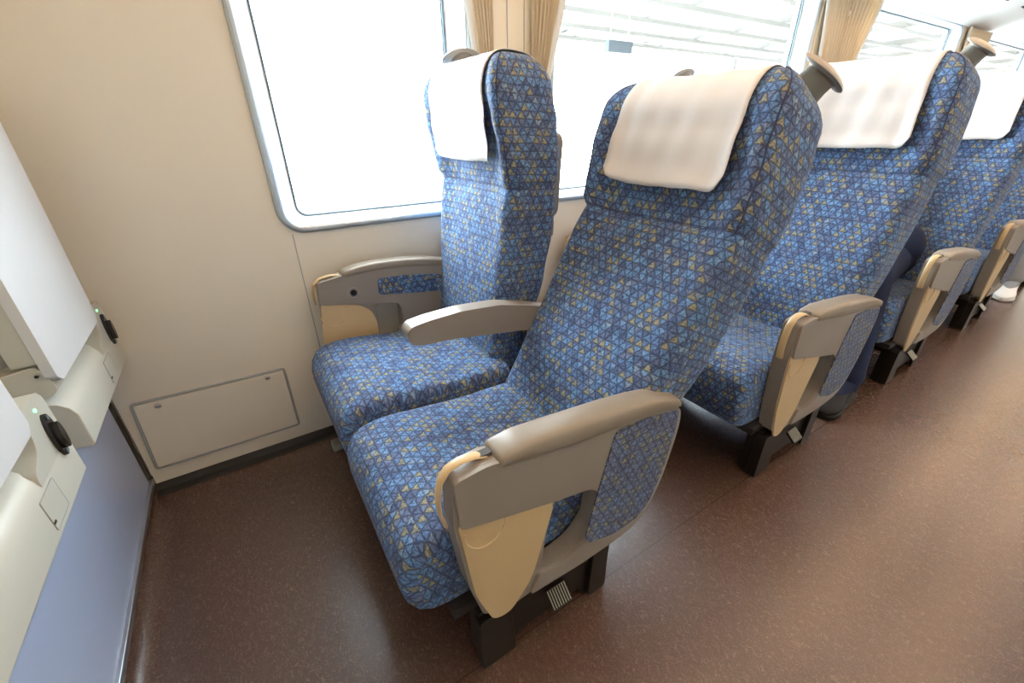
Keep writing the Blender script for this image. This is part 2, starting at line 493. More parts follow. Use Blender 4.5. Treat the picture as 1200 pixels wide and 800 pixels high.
def aisle_arm(par):
    root = empty('armrest', (0, 0, 0)); root.parent = par
    outer = [A(p) for p in [(.178, .545), (.24, .552), (.30, .540), (.40, .515), (.508, .505), (.60, .500), (.674, .490), (.722, .474), (.730, .43), (.724, .38),
                            (.704, .28), (.672, .20), (.63, .160), (.56, .150), (.46, .146), (.34, .146), (.27, .140), (.215, .17), (.19, .28), (.172, .44)]]
    hole = [A(p) for p in [(.378, .388), (.473, .366), (.497, .335), (.490, .25), (.45, .205), (.392, .190), (.350, .20)]]
    outer = smooth_loop(outer, .012, 3); hs = smooth_loop(hole, .02, 4)
    core = link('armrest_core', planar([outer, hs[::-1]], 'y', .446, .486), 'plastic', root, bevel=.005)
    cov = [A(p) for p in [(.176, .545), (.24, .552), (.30, .540), (.40, .515), (.508, .505), (.60, .500), (.674, .490), (.724, .474), (.732, .43), (.726, .38),
                          (.706, .278), (.674, .196), (.63, .157), (.56, .147), (.46, .143), (.322, .150), (.345, .200), (.392, .188), (.45, .203), (.492, .25), (.499, .335), (.475, .368), (.371, .391), (.181, .440)]]
    rad = [.012, .02, .02, .02, .02, .02, .02, .02, .02, .02, .03, .03, .03, .02, .02, .01, .01, .02, .02, .03, .02, .02, .004, .01]
    link('side_cover', planar([smooth_loop(cov, 0, 3, rad)], 'y', .438, .4475), 'plastic', root, bevel=.004)
    fl = [A(p) for p in [(.178, .447), (.371, .402), (.377, .372), (.328, .194), (.275, .130), (.235, .138), (.200, .245)]]
    flap = link('flip_table_cover', planar([smooth_loop(fl, 0, 5, [.01, .012, .02, .03, .03, .03, .03])], 'y', .4425, .4475), 'flap', root, bevel=.002)
    cx, cz = A((.228, .415))
    arc = [(cx + .040 * math.cos(R(a)), .4420, cz + .046 * math.sin(R(a))) for a in range(-190, 30, 10)]
    link('finger_recess', tube(arc, .0028, 6, flat=.7), 'flap', flap)
    # curved strap hinge over the nose of the arm
    st = [A(p) for p in [(.246, .551), (.225, .558), (.200, .560), (.178, .553), (.164, .535), (.158, .505), (.158, .470), (.165, .438)]]
    link('hinge_strap', tube([(x, .4655, z) for x, z in st], .0035, 12, flat=2.6), 'flap', root)
    x, z = A((.245, .5540))
    link('slot', box(x - .012, x + .010, .458, .472, z - .004, z + .0035), 'groove', root)
    fab = [A(p) for p in [(.522, .495), (.60, .492), (.716, .470), (.716, .42), (.699, .31), (.668, .222), (.630, .186), (.56, .180), (.478, .205), (.464, .228), (.490, .36)]]
    bm = planar([smooth_loop(fab, .012, 3)], 'y', .4355, .4385, uv=True)
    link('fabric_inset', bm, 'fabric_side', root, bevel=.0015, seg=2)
    pad = [(.250, .551, .566), (.257, .549, .572), (.30, .543, .577), (.36, .530, .573), (.42, .521, .567), (.50, .514, .559), (.58, .508, .547), (.64, .503, .533), (.690, .492, .516), (.700, .488, .508)]
    arm_pad(pad, .463, .060, root)
    return root

def window_arm(par):
    root = empty('armrest', (0, 0, 0)); root.parent = par
    y0 = 1.345
    outer = [(.156, .612), (.23, .622), (.34, .628), (.46, .618), (.56, .598), (.68, .560), (.715, .52), (.71, .44), (.68, .31), (.62, .22), (.42, .20), (.25, .20), (.19, .28), (.146, .42), (.153, .54)]
    hole = [(.318, .506), (.362, .504), (.392, .497), (.403, .479), (.400, .40), (.37, .34), (.325, .33), (.318, .40)]
    link('armrest_core', planar([smooth_loop(outer, .012, 3), smooth_loop(hole, .012, 3)[::-1]], 'y', y0 + .008, y0 + .05), 'plastic', root, bevel=.005)
    cov = [(.156, .612), (.23, .622), (.34, .628), (.46, .618), (.56, .598), (.68, .560), (.715, .52), (.71, .44), (.68, .31), (.62, .22), (.46, .21), (.41, .30), (.402, .40), (.405, .479), (.392, .499), (.362, .505), (.154, .541)]
    link('side_cover', planar([smooth_loop(cov, .01, 3)], 'y', y0, y0 + .0095), 'plastic', root, bevel=.004)
    fl = [(.154, .546), (.24, .524), (.272, .515), (.302, .488), (.314, .45), (.312, .34), (.27, .22), (.19, .21), (.136, .40)]
    flap = link('flip_table_cover', planar([smooth_loop(fl, .014, 4)], 'y', y0 + .0035, y0 + .009), 'flap', root, bevel=.002)
    arc = [(.185 + .040 * math.cos(R(a)), y0 + .0035, .505 + .042 * math.sin(R(a))) for a in range(-190, 40, 10)]
    link('finger_recess', tube(arc, .0022, 6, flat=.7), 'flap', flap)
    st = [(.225, .620), (.20, .624), (.17, .619), (.148, .602), (.142, .575), (.143, .54)]
    link('hinge_strap', tube([(x, y0 + .026, z) for x, z in st], .0035, 12, flat=2.6), 'flap', root)
    so = link('control_knob', cyl((.255, y0 + .001, .564), (0, -1, 0), .0165, .004, 28, r2=.0145), 'plastic', root)
    link('knob_ring', tube([(.255 + .0165 * math.cos(R(a)), y0 - .0012, .564 + .0165 * math.sin(R(a))) for a in range(0, 360, 12)], .0012, 6, closed=True), 'seal', so)
    link('knob_button', cyl((.255, y0 - .003, .564), (0, -1, 0), .0095, .002, 20), 'socket', so)
    fab = [(.336, .594), (.43, .590), (.541, .574), (.600, .555), (.59, .505), (.525, .514), (.43, .526), (.333, .540)]
    link('fabric_inset', planar([smooth_loop(fab, .014, 4)], 'y', y0 - .0025, y0 + .0005, uv=True), 'fabric', root, bevel=.0015, seg=2)
    pad = [(.232, .618, .628), (.245, .616, .638), (.29, .618, .645), (.34, .620, .648), (.42, .616, .645), (.50, .606, .636), (.58, .592, .620), (.66, .565, .592), (.675, .560, .580)]
    arm_pad(pad, y0 + .025, .056, root)
    return root

def center_arm(par):
    out = [(.272, .590), (.285, .607), (.33, .613), (.42, .617), (.53, .609), (.62, .588), (.74, .55), (.74, .49), (.60, .515), (.46, .537), (.38, .548), (.30, .553), (.280, .562)]
    o = link('centre_armrest', planar([smooth_loop(out, .012, 3)], 'y', .897, .945), 'plastic', par, bevel=.012, seg=4)
    return o

def pedestal(par):
    root = empty('pedestal', (0, 0, 0)); root.parent = par
    for y, s in ((.462, 1), (1.30, -1)):
        y1 = y + .045
        ol = [(.205, .0), (.205, .175), (.36, .195), (.565, .175), (.560, .02), (.545, .0), (.485, .0), (.478, .03), (.300, .03), (.292, .0)]
        fr = link('side_frame', planar([smooth_loop(ol, .012, 3)], 'y', y, y1), 'black', root, bevel=.006)
        yy = y - .006 if s > 0 else y1
        link('front_post', planar([smooth_loop([(.200, .0), (.200, .165), (.272, .165), (.285, .0)], .012, 3)], 'y', yy - .008, yy + .02), 'black', fr, bevel=.008)
        link('rear_post', planar([smooth_loop([(.492, .0), (.495, .16), (.545, .16), (.548, .0)], .012, 3)], 'y', yy - .008, yy + .02), 'black', fr, bevel=.008)
        if s < 0:
            link('floor_foot', box(.085, .215, 1.33, 1.37, .0, .03), 'handle', root, bevel=.004)
    link('cross_beam', box(.30, .46, .50, 1.31, .10, .185), 'black', root, bevel=.006)
    link('cushion_pan', box(.16, .60, .475, 1.34, .176, .200), 'shadow_pan', root, bevel=.004)
    # ribbed foot pedal, tilted out into the aisle
    bm = bmesh.new()
    for k in range(8): tube([(.372 + k * .0065, .457, .110), (.372 + k * .0065, .428, .084)], .0014, 6, bm=bm)
    pd = link('foot_pedal', bm, 'chrome', root)
    bm = planar([[(.458, .108), (.427, .0805), (.430, .076), (.461, .103)]], 'x', .369, .421)
    link('pedal_plate', bm, 'black', pd)
    return root

# ------------------------------------------------------------------ back assembly
def make_back(par, yc, rec, handle_side, table=True, latch=True, ln=1.):
    global BACK_BM
    bm, RG = backrest_mesh()
    o = link('backrest', bm, 'fabric', par, angle=50)
    o.location = (.534, yc, .372); o.rotation_euler = (0, R(rec), 0); o.scale = (1.15 if ln > 1 else 1, 1.06 if ln > 1 else 1, ln)
    n = len(RG[0])
    for jj in (SEAM_I, 22 - SEAM_I):
        path = [RG[i][jj] * 1 for i in range(17, len(RG) - 3)]
        link('seam_piping', tube([p + Vector((-.0006, math.copysign(.0006, p.y), 0)) for p in path], .0016, 6), 'piping', o)
    path = [RG[17][j] + Vector((-.0004, 0, 0)) for j in range(0, 23)]
    link('seam_piping', tube(path, .0009, 6, up=Vector((0, 0, 1))), 'piping', o)
    # grab handle on the rear top corner
    hy = handle_side * .165
    g_ = empty('grab_handle'); g_.parent = o; g_.location = (.112, hy * 1.0, .812); g_.rotation_euler = (R(-34 * handle_side), R(-6), 0)
    def st(i, j):
        z = [-.045, 0, .02, .033, .040][i]; k = [1.05, 1, .92, .92, 1.15][i]; a = 2 * PI * j / 20
        return Vector((.038 * k * math.cos(a), .026 * k * math.sin(a), z))
    bm2, V = grid(st, 5, 20, wrap_j=True); bm2.faces.new(V[0]); bm2.faces.new(V[-1])
    link('stem', bm2, 'handle', g_)
    def cp(i, j):
        t_ = R([-90, -60, -25, 0, 20, 45, 65, 80, 90][i]); a = 2 * PI * j / 28
        rx, ry, rz = .064, .036, (.010 if t_ > 0 else .008)
        c = max(math.cos(t_), .02)
        return Vector((rx * c * math.cos(a), ry * c * math.sin(a), .042 + rz * math.sin(t_) - 1.3 * (rx * c * math.cos(a)) ** 2))
    bm2, V = grid(cp, 9, 28, wrap_j=True); bm2.faces.new(V[0]); bm2.faces.new(V[-1])
    link('cap', bm2, 'handle_cap', g_)
    if table:
        tb = link('seatback_table', planar([rrect(-.165, .165, .43, .655, .03)], 'x', .212, .236), 'handle', o, bevel=.006)
        link('latch', planar([rrect(-.03 + .13 * -handle_side, .03 + .13 * -handle_side, .375, .425, .01)], 'x', .200, .228), 'handle', tb, bevel=.004)
    return o

AL = 1.05
def make_pair(x, rec_a, rec_w, label, group):
    root = empty('double_seat', (0, 0, 0))
    tag(root, label, 'train seat', group)
    c1 = link('seat_cushion', cushion_mesh(.492, .902, 1), 'fabric', root, angle=60)
    c2 = link('seat_cushion', cushion_mesh(.908, 1.328, 4), 'fabric', root, angle=60); c2.location.z = .034
    make_back(root, .689, rec_a, -1, ln=AL)
    make_back(root, 1.163, rec_w, 1)
    aisle_arm(root); window_arm(root); center_arm(root); pedestal(root)
    root.location.x = x
    return root

def dup(root):
    m_ = {}
    def cp(o, par):
        c = o.copy(); C.objects.link(c); c.parent = par
        for ch in o.children: cp(ch, c)
        return c
    return cp(root, None)

seat0 = make_pair(0, 26, 3, 'nearest blue patterned double train seat, window back upright, aisle back reclined', 'double seats along the window side')
rows = [seat0]
labs = ['second blue double train seat from the bulkhead, white cover wide across its aisle back',
        'third blue double train seat from the bulkhead, passenger in navy sitting in it',
        'fourth blue double train seat, only a sliver at the right edge behind the third',
        'fifth and farthest blue double train seat, above the white shoe']
recs = [(13, 4), (13, 4), (13, 4), (13, 4)]
for i, (lb, (ra, rw)) in enumerate(zip(labs, recs)):
    s = dup(seat0); s['label'] = lb; s.location.x = i + 1.
    bs = [c for c in s.children if c.name.startswith('backrest')]
    bs.sort(key=lambda o: o.location.y)
    bs[0].rotation_euler.y = R(ra); bs[1].rotation_euler.y = R(rw)
    rows.append(s)

# headrest covers
cov_lab = {
 (0, 0): 'cream-tinted white headrest cover on the nearest reclined aisle seat back',
 (0, 1): 'bright white headrest cover on the upright window seat back beside the first window',
 (1, 0): 'large white headrest cover on the aisle back of the second seat row',
 (1, 1): 'white headrest cover on the window-side back of the second seat row',
 (2, 0): 'white headrest cover on the aisle back of the third seat row, at the right edge',
 (2, 1): 'white headrest cover on the window-side back of the third seat row',
 (3, 0): 'white headrest cover on the aisle back of the fourth seat row',
 (3, 1): 'white headrest cover on the window-side back of the fourth seat row',
 (4, 0): 'white headrest cover on the aisle back of the farthest seat row',
 (4, 1): 'white headrest cover on the window-side back of the farthest seat row'}
def make_cover(r, which):
    yc = (.686, 1.163)[which]
    rec = ([26] + [a for a, b in recs])[r] if which == 0 else ([3] + [b for a, b in recs])[r]
    o = link('headrest_cover', drape(-.15, .15, .575, .66), 'cloth', None, angle=70)
    so = o.modifiers.new('thick', 'SOLIDIFY'); so.thickness = .0018; so.offset = 1
    if which == 1: yc += .005
    o.location = (.534 + r, yc, .372); o.rotation_euler = (0, R(rec), 0)
    if which == 0: o.scale = (1.15, 1.03, AL)
    tag(o, cov_lab[(r, which)], 'headrest cover', 'white headrest covers on the seat backs')
    return o
for r in range(5):
    for wch in (0, 1): make_cover(r, wch)

# ------------------------------------------------------------------ carriage shell
YW, YG, YO = 1.445, 1.50, -1.145
X0, X1 = -.44, 9.0
ZT = 1.655
# floor
bm = bmesh.new()
ny = [(-1.145, .045), (-1.128, .028), (-1.10, .012), (-1.07, .003), (-1.03, 0), (1.33, 0), (1.352, .0015), (1.368, .006), (1.382, .012), (1.396, .015), (1.41, .015), (1.412, .0), (1.50, .0)]
bm, V = grid(lambda i, j: Vector(((X0 + .005, X1)[i], *ny[j])), 2, len(ny))
struct(link('floor', bm, 'floor', angle=180))
bm, V = grid(lambda i, j: Vector(([X0 + .001, X0 + .006, X0 + .018, X0 + .035, X0 + .06][i], (-1.1, 1.44)[j], [.048, .03, .013, .003, .0005][i])), 5, 2)
struct(link('trim_1', bm, 'floor', angle=180))

GL = [(.166, .705), (1.145, 2.745), (3.33, 4.85), (5.42, 6.96), (7.5, 8.7)]
ZB = .787
def win_loops(a, b):
    zt = 1.63
    outer = rrect(a - .045, b + .045, ZB - .022, zt + .02, .055, 8)
    inner = rrect(a, b, ZB, zt, .03, 8)
    return outer, inner
def cells(loops, x0, x1, z0, z1, ya, yb):
    bm = bmesh.new()
    cuts = [x0] + [(max(p[0] for p in a) + min(p[0] for p in b)) / 2 for a, b in zip(loops, loops[1:])] + [x1]
    for lp, a, b in zip(loops, cuts, cuts[1:]):
        planar([[(a, z0), (b, z0), (b, z1), (a, z1)], lp[::-1]], 'y', ya, yb, bm=bm)
    return bm
def side_wall(name, yw, yg, sgn, left):
    x0 = -.423 if left else X0
    return struct(link(name, cells([win_loops(a, b)[0] for a, b in GL], x0, X1, .036, ZT + .02, yw, yw + sgn * .012), 'wall', smooth=False))
side_wall('wall_left', YW, YG, 1, True)
side_wall('wall_right', YO, YO - .055, -1, False)
wn = 0
for side, (yw, yg, sg) in enumerate(((YW, YG, 1), (YO, YO - .055, -1))):
    for a, b in GL:
        wn += 1
        outer, inner = win_loops(a, b)
        bm = bmesh.new()
        oi = outer; n = len(oi)
        bm, V = grid(lambda i, j: Vector((oi[j][0], yw + sg * .001, oi[j][1])) if i == 0 else Vector((inner[j][0], yg, inner[j][1])), 2, n, wrap_j=True)
        root = struct(link('window_%d' % wn, bm, 'reveal', None, angle=50))
        link('window_frame', tube([(p[0], yw - sg * .002, p[1]) for p in rrect(a - .052, b + .052, ZB - .030, 1.655, .06, 8)], .0115, 10, closed=True), 'frame', root)
        link('gasket', tube([(p[0], yg - sg * .003, p[1]) for p in inner], .0032, 8, closed=True), 'gasket', root)
        link('pane', box(a, b, min(yg, yg + sg * .006), max(yg, yg + sg * .006), ZB, 1.63), 'glass', root)
# outer skin so no light leaks round the glass
for nm, yy in (('wall_outer_left', 1.53), ('wall_outer_right', -1.23)):
    ins = [rrect(a + .004, b - .004, ZB + .004, 1.626, .028, 8) for a, b in GL]
    struct(link(nm, cells(ins, X0 - .05, X1, -.1, 2.3, yy - .022, yy), 'reveal', smooth=False))
# end walls
struct(link('wall_front', box(X0 - .03, X0, YO - .08, 1.53, -.1, 2.3), 'wall', smooth=False))
struct(link('wall_back', box(X1, X1 + .03, YO - .08, 1.53, -.1, 2.3), 'wall', smooth=False))
# blue lower bulkhead panel and its metal strip
struct(link('trim_2', box(X0, X0 + .008, -.9, 1.425, .06, .60), 'blue_panel', smooth=False))
struct(link('trim_3', box(X0, X0 + .017, -.9, 1.443, .042, .062), 'strip', smooth=False, bevel=.003))
struct(link('trim_4', box(X0 - .001, X0 + .0125, 1.437, 1.4449, .062, ZT), 'groove', smooth=False))
struct(link('trim_5', box(.1305, .1335, YW - .0012, YW + .002, .037, .745), 'seal', smooth=False))
# solid black strip below the wall panel: recess shade put into its colour
struct(link('recess_shade_left', planar([[(1.400, .0), (1.400, .0152), (1.43, .017), (1.448, .034), (1.50, .034), (1.50, .0)]], 'x', X0, X1), 'shadow_pan', smooth=False))

# access panel
ap = empty('access_panel', (-.2, YW, .2))
tag(ap, 'cream rectangular access panel low on the wall, grey seal and two screws', 'access panel')
lp = [(-.392 + .2, .326 - .2), (.008 + .2, .318 - .2), (.006 + .2, .088 - .2), (-.404 + .2, .090 - .2)][::-1]
def shr(l, d): 
    cx = sum(p[0] for p in l) / 4; cz = sum(p[1] for p in l) / 4
    return [(p[0] - math.copysign(d, p[0] - cx), p[1] - math.copysign(d, p[1] - cz)) for p in l]
link('door_leaf', planar([smooth_loop(shr(lp, .005), .006, 3)], 'y', -.006, .002), 'wall', ap, bevel=.0015)
sl = smooth_loop(lp, .008, 3)
link('seal', tube([(p[0], -.003, p[1]) for p in sl], .0038, 8, closed=True), 'seal', ap)
for x, z in ((-.335, .302), (-.045, .300)):
    sc = link('screw', cyl((x + .2, -.006, z - .2), (0, -1, 0), .0085, .004, 20, r2=.006), 'screw', ap)
    link('screw_slot', box(x + .2 - .006, x + .2 + .006, -.0105, -.0098, z - .2012, z - .1988), 'groove', sc)

# ceiling profile (y, z): cove from the window head, rack soffit, then the flat crown
def ceil_prof(s):
    c = .15
    return [(c + s * (y - c), z) for y, z in ((1.50, 1.640), (1.445, 1.645), (1.42, 1.652), (1.36, 1.672), (1.25, 1.705), (1.10, 1.745), (1.00, 1.78), (.965, 1.82), (.96, 1.90), (.90, 2.02), (.78, 2.10), (.6, 2.14), (.42, 2.15))]
pr = ceil_prof(1) + ceil_prof(-1)[::-1]
bm, V = grid(lambda i, j: Vector(((X0, X1)[i], *pr[j])), 2, len(pr))
o = struct(link('ceiling', bm, 'ceiling', angle=30))
so = o.modifiers.new('thick', 'SOLIDIFY'); so.thickness = .02; so.offset = 1
struct(link('trim_6', tube([(X0, 1.440, 1.648), (X1, 1.440, 1.648)], .004, 6), 'gasket'))
for k in range(8):
    x = 4.15 + k * .42 if k < 4 else 4.15 - (k - 3) * .42
    o = link('air_slot', box(-.045, .045, -.006, .006, -.0025, .0025), 'groove', bevel=.002)
    o.location = (x, 1.18, 1.7225); o.rotation_euler = (R(-14), 0, 0)
    tag(o, 'small dark ventilation slot in the white panel above the windows', 'air slot', 'ventilation slots above the windows')
# ceiling lamps
for i, (x, y) in enumerate([(x, y) for x in (.9, 3.1, 5.3, 7.5) for y in (-.12, .42)]):
    rt = empty('ceiling_lamp', (x, y, 2.14))
    link('housing', box(-.95, .95, -.075, .075, -.012, .012), 'reveal', rt, bevel=.004)
    link('diffuser', planar([smooth_loop([(-.06, -.012), (.06, -.012), (.05, -.03), (-.05, -.03)], .01, 3)], 'x', -.92, .92), 'lamp', rt)
    tag(rt, 'long warm white ceiling lamp recessed above the aisle', 'lamp', 'warm ceiling lamps above the aisle')

# pillar covers and curtains
def curtain(x_in, x_top, x_low, side, label):
    """gathered curtain hung against the pillar: x_in fixed edge, leading edge runs x_top (top) -> x_low (tie)"""
    zt, zl, zb = 1.645, 1.08, .83
    n = 60; k = 26
    def f(i, j):
        t_ = i / (k - 1); z = zt + (zb - zt) * t_
        if z > zl: q = ((z - zl) / (zt - zl)) ** .9; xe = x_low + (x_top - x_low) * q
        else: xe = x_low + (x_low - x_in) * .25 * ((zl - z) / (zl - zb))
        s_ = j / (n - 1)
        return Vector((x_in + (xe - x_in) * s_, YW - .028 - .009 * math.sin(s_ * 2 * PI * 7.5) - .002 * math.sin(s_ * 50 + z * 9), z))
    bm, V = grid(f, k, n)
    root = link('curtain', bm, 'curtain', None, angle=80)
    so = root.modifiers.new('thick', 'SOLIDIFY'); so.thickness = .002
    hp = [f(i, n - 1) + Vector((0, -.006, 0)) for i in range(k)]
    link('hem', tube(hp, .014, 8, flat=.35, up=Vector((0, 1, 0))), 'hem', root)
    xm = (x_in + x_low) / 2; hw = abs(x_low - x_in) / 2 + .006
    link('tieback', planar([rrect(xm - hw, xm + hw, zl - .02, zl + .02, .008)], 'y', YW - .045, YW - .002), 'curtain', root, bevel=.004)
    tag(root, label, 'curtain', 'curtains tied back at the window pillars')
    return root
PC = [(.785, 1.04), (2.84, 3.28), (4.93, 5.37), (7.03, 7.45)]
for i, (a, b) in enumerate(PC):
    bm = planar([rrect(a, b, .80, 1.655, .006, 2)], 'y', YW - .010, YW)
    p = link('trim_%d' % (10 + i), bm, 'pillar', None, bevel=.003); struct(p)
    for xx in (a + (b - a) * .46, a + (b - a) * .72):
        link('groove', box(xx - .0015, xx + .0015, YW - .0112, YW - .0098, .81, 1.65), 'groove' if i else 'seal', p, smooth=False)
curtain(.835, .712, .800, -1, 'beige pleated curtain with pale grey hem, left of the first pillar')
curtain(.985, 1.165, 1.025, 1, 'beige pleated curtain at the left end of the second window')
curtain(3.065, 2.80, 2.97, -1, 'beige curtain left of the dark gap on the second pillar')
c_ = curtain(3.075, 3.42, 3.16, 1, 'beige curtain right of the dark gap, left end of third window')
curtain(5.145, 4.95, 5.06, -1, 'far beige curtain at the right end of the third window')
curtain(5.155, 5.45, 5.24, 1, 'far beige curtain right of the third pillar gap')
b_ = link('curtain_button', cyl((3.04, YW - .045, 1.545), (0, -1, 0), .013, .006, 16, r2=.009), 'pillar')
tag(b_, 'small round button at the gap between the second pillar curtains', 'button')

# ------------------------------------------------------------------ bulkhead table units
def console(y_near, y_far, label_box, label_x, leaf_near, leaf_far):
    """long rounded console box with raised socket end and a folded table leaf"""
    root = empty('bulkhead_console', (X0, (y_near + y_far) / 2, .53))
    tag(root, label_box, 'table console', 'grey table consoles on the bulkhead')
    oy = -(y_near + y_far) / 2; oz = -.53; ox = -X0
    xf = -.350
    # body profile in (x, z), rounded upper front edge
    prof = [(X0 + .012, .478), (xf - .004, .470), (xf, .474), (xf, .545), (xf - .006, .562), (xf - .02, .575), (xf - .04, .582), (X0 + .012, .590)]
    bm = bmesh.new(); a = [bm.verts.new((x + ox, y_near + oy, z + oz)) for x, z in prof]; b = [bm.verts.new((x + ox, y_far + oy, z + oz)) for x, z in prof]
    n = len(prof)
    for i in range(n): bm.faces.new((a[i], a[(i + 1) % n], b[(i + 1) % n], b[i]))
    bm.faces.new(a); bm.faces.new(b)
    body = link('console_body', bm, 'box', root, bevel=.008, seg=3)
    # raised end: outline in (y, z)
    yn = y_far - .115
    hump = [(y_far - .001, .50), (y_far - .001, .632), (y_far - .012, .648), (y_far - .07, .652), (y_far - .088, .640), (y_far - .100, .590), (yn - .03, .568), (yn - .03, .50)]
    hp = planar([smooth_loop([(y + oy, z + oz) for y, z in hump], .014, 4)], 'x', X0 + .012 + ox, xf - .001 + ox)
    link('socket_housing', hp, 'box', root, bevel=.008, seg=3)
    # oval socket
    yc, zc = y_far - .040, .576
    ov = [(yc + oy + .014 * math.cos(2 * PI * k / 32), zc + oz + .042 * math.sin(2 * PI * k / 32)) for k in range(32)]
    s = link('socket', planar([ov], 'x', xf - .004 + ox, xf + .005 + ox), 'socket', root, bevel=.002)
    ov = [(yc + oy + .009 * math.cos(2 * PI * k / 24), zc + oz - .002 + .026 * math.sin(2 * PI * k / 24)) for k in range(24)]
    link('socket_cover', planar([ov], 'x', xf + .004 + ox, xf + .013 + ox), 'socket', s, bevel=.003)
    for dz in (-.034, .034): link('socket_screw', cyl((xf + .005 + ox, yc + oy, zc + dz + oz), (1, 0, 0), .004, .0015, 12), 'gasket', s)
    link('indicator_light', cyl((xf - .001 + ox, yc + .022 - .03 + oy, zc + .055 + oz), (1, 0, 0), .0032, .002, 16), 'led', root)
    # small service lid: thin outline and notch
    l0 = [(y_far - .185, .546), (y_far - .118, .534), (y_far - .112, .488), (y_far - .172, .492)]
    l0 = [(y_far - .178, .543), (y_far - .115, .543), (y_far - .115, .486), (y_far - .178, .486)]
    lid = link('service_lid', planar([smooth_loop([(y + oy, z + oz) for y, z in l0], .003, 2)], 'x', xf - .001 + ox, xf + .0012 + ox), 'box', root, bevel=.0006, seg=1)
    link('lid_gap', tube([(xf + .0008 + ox, y + oy, z + oz) for y, z in smooth_loop(l0, .003, 2)], .0007, 6, closed=True, up=Vector((1, 0, 0))), 'seal', lid)
    link('lid_notch', box(xf + ox, xf + .0022 + ox, y_far - .178 + oy, y_far - .170 + oy, .498 + oz, .502 + oz), 'groove', lid)
    # table leaf folded up against the bulkhead
    tl = link('table_leaf', planar([smooth_loop([(leaf_near + oy, .640 + oz), (leaf_near + oy, 1.12 + oz), (leaf_far + oy, 1.12 + oz), (leaf_far + oy, .640 + oz), (leaf_far + oy - .015, .625 + oz), (leaf_near + .02 + oy, .625 + oz)], .006, 3)], 'x', -.356 + ox, -.340 + ox), 'leaf', root, bevel=.003)
    link('leaf_backing', planar([smooth_loop([(leaf_near + .003 + oy, .665 + oz), (leaf_near + .003 + oy, 1.115 + oz), (leaf_far - .003 + oy, 1.115 + oz), (leaf_far - .003 + oy, .665 + oz)], .008, 3)], 'x', X0 + .05 + ox, -.3565 + ox), 'box', tl, bevel=.003)
    br = link('hinge_bracket', planar([smooth_loop([(X0 + .01 + ox, .600 + oz), (X0 + .01 + ox, .655 + oz), (-.362 + ox, .664 + oz), (-.352 + ox, .650 + oz), (-.350 + ox, .610 + oz), (-.37 + ox, .600 + oz)], .01, 3)], 'y', leaf_near + .004 + oy, leaf_near + .05 + oy), 'box', root, bevel=.004)
    sc = link('screw', cyl((-.365 + ox, leaf_near + .004 + oy, .647 + oz), (0, -1, 0), .006, .002, 16), 'screw', br)
    link('screw_recess', cyl((-.365 + ox, leaf_near + .0015 + oy, .647 + oz), (0, -1, 0), .003, .001, 12), 'groove', sc)
    return root
console(1.010, 1.432, 'grey console with black socket nearest the side wall, white table folded above', 0, .985, 1.325)
console(.30, .932, 'nearer grey console at the left edge with green light and black socket', 0, .45, .826)

# ------------------------------------------------------------------ people
def capsule(bm, a, b, ra, rb, n=14):
    a, b = Vector(a), Vector(b)
    d = b - a; L = d.length
    q = Vector((0, 0, 1)).rotation_difference(d.normalized()) if L > 1e-6 else Matrix.Identity(3).to_quaternion()
    rings = []
    for k in range(5):
        t_ = R(-90 + 22.5 * k + 5 * (k == 0)); rings.append((ra * math.cos(t_), ra * math.sin(t_)))
    for k in range(5):
        t_ = R(22.5 * k - 5 * (k == 4)); rings.append((rb * math.cos(t_), L + rb * math.sin(t_)))
    V = [[bm.verts.new(a + q @ Vector((r * math.cos(2 * PI * j / n), r * math.sin(2 * PI * j / n), z))) for j in range(n)] for r, z in rings]
    for i in range(len(V) - 1):
        for j in range(n): bm.faces.new((V[i][j], V[i][(j + 1) % n], V[i + 1][(j + 1) % n], V[i + 1][j]))
    bm.faces.new(V[0][::-1]); bm.faces.new(V[-1])
def ellip(bm, c, r, rot=None, n=20):
    c = Vector(c); V = []
    for i in range(1, 12):
        t_ = PI * i / 12
        V.append([bm.verts.new(c + (rot or Matrix.Identity(3)) @ Vector((r[0] * math.sin(t_) * math.cos(2 * PI * j / n), r[1] * math.sin(t_) * math.sin(2 * PI * j / n), r[2] * math.cos(t_)))) for j in range(n)])
    for i in range(len(V) - 1):
        for j in range(n): bm.faces.new((V[i][j], V[i][(j + 1) % n], V[i + 1][(j + 1) % n], V[i + 1][j]))
    bm.faces.new(V[0][::-1]); bm.faces.new(V[-1])
def fuse(name, bm, m_, par, voxel, sm=6):
    o = link(name, bm, m_, par, angle=180)
    r = o.modifiers.new('fuse', 'REMESH'); r.mode = 'VOXEL'; r.voxel_size = voxel; r.use_smooth_shade = True
    s = o.modifiers.new('soften', 'SMOOTH'); s.iterations = sm; s.factor = .5
    return o
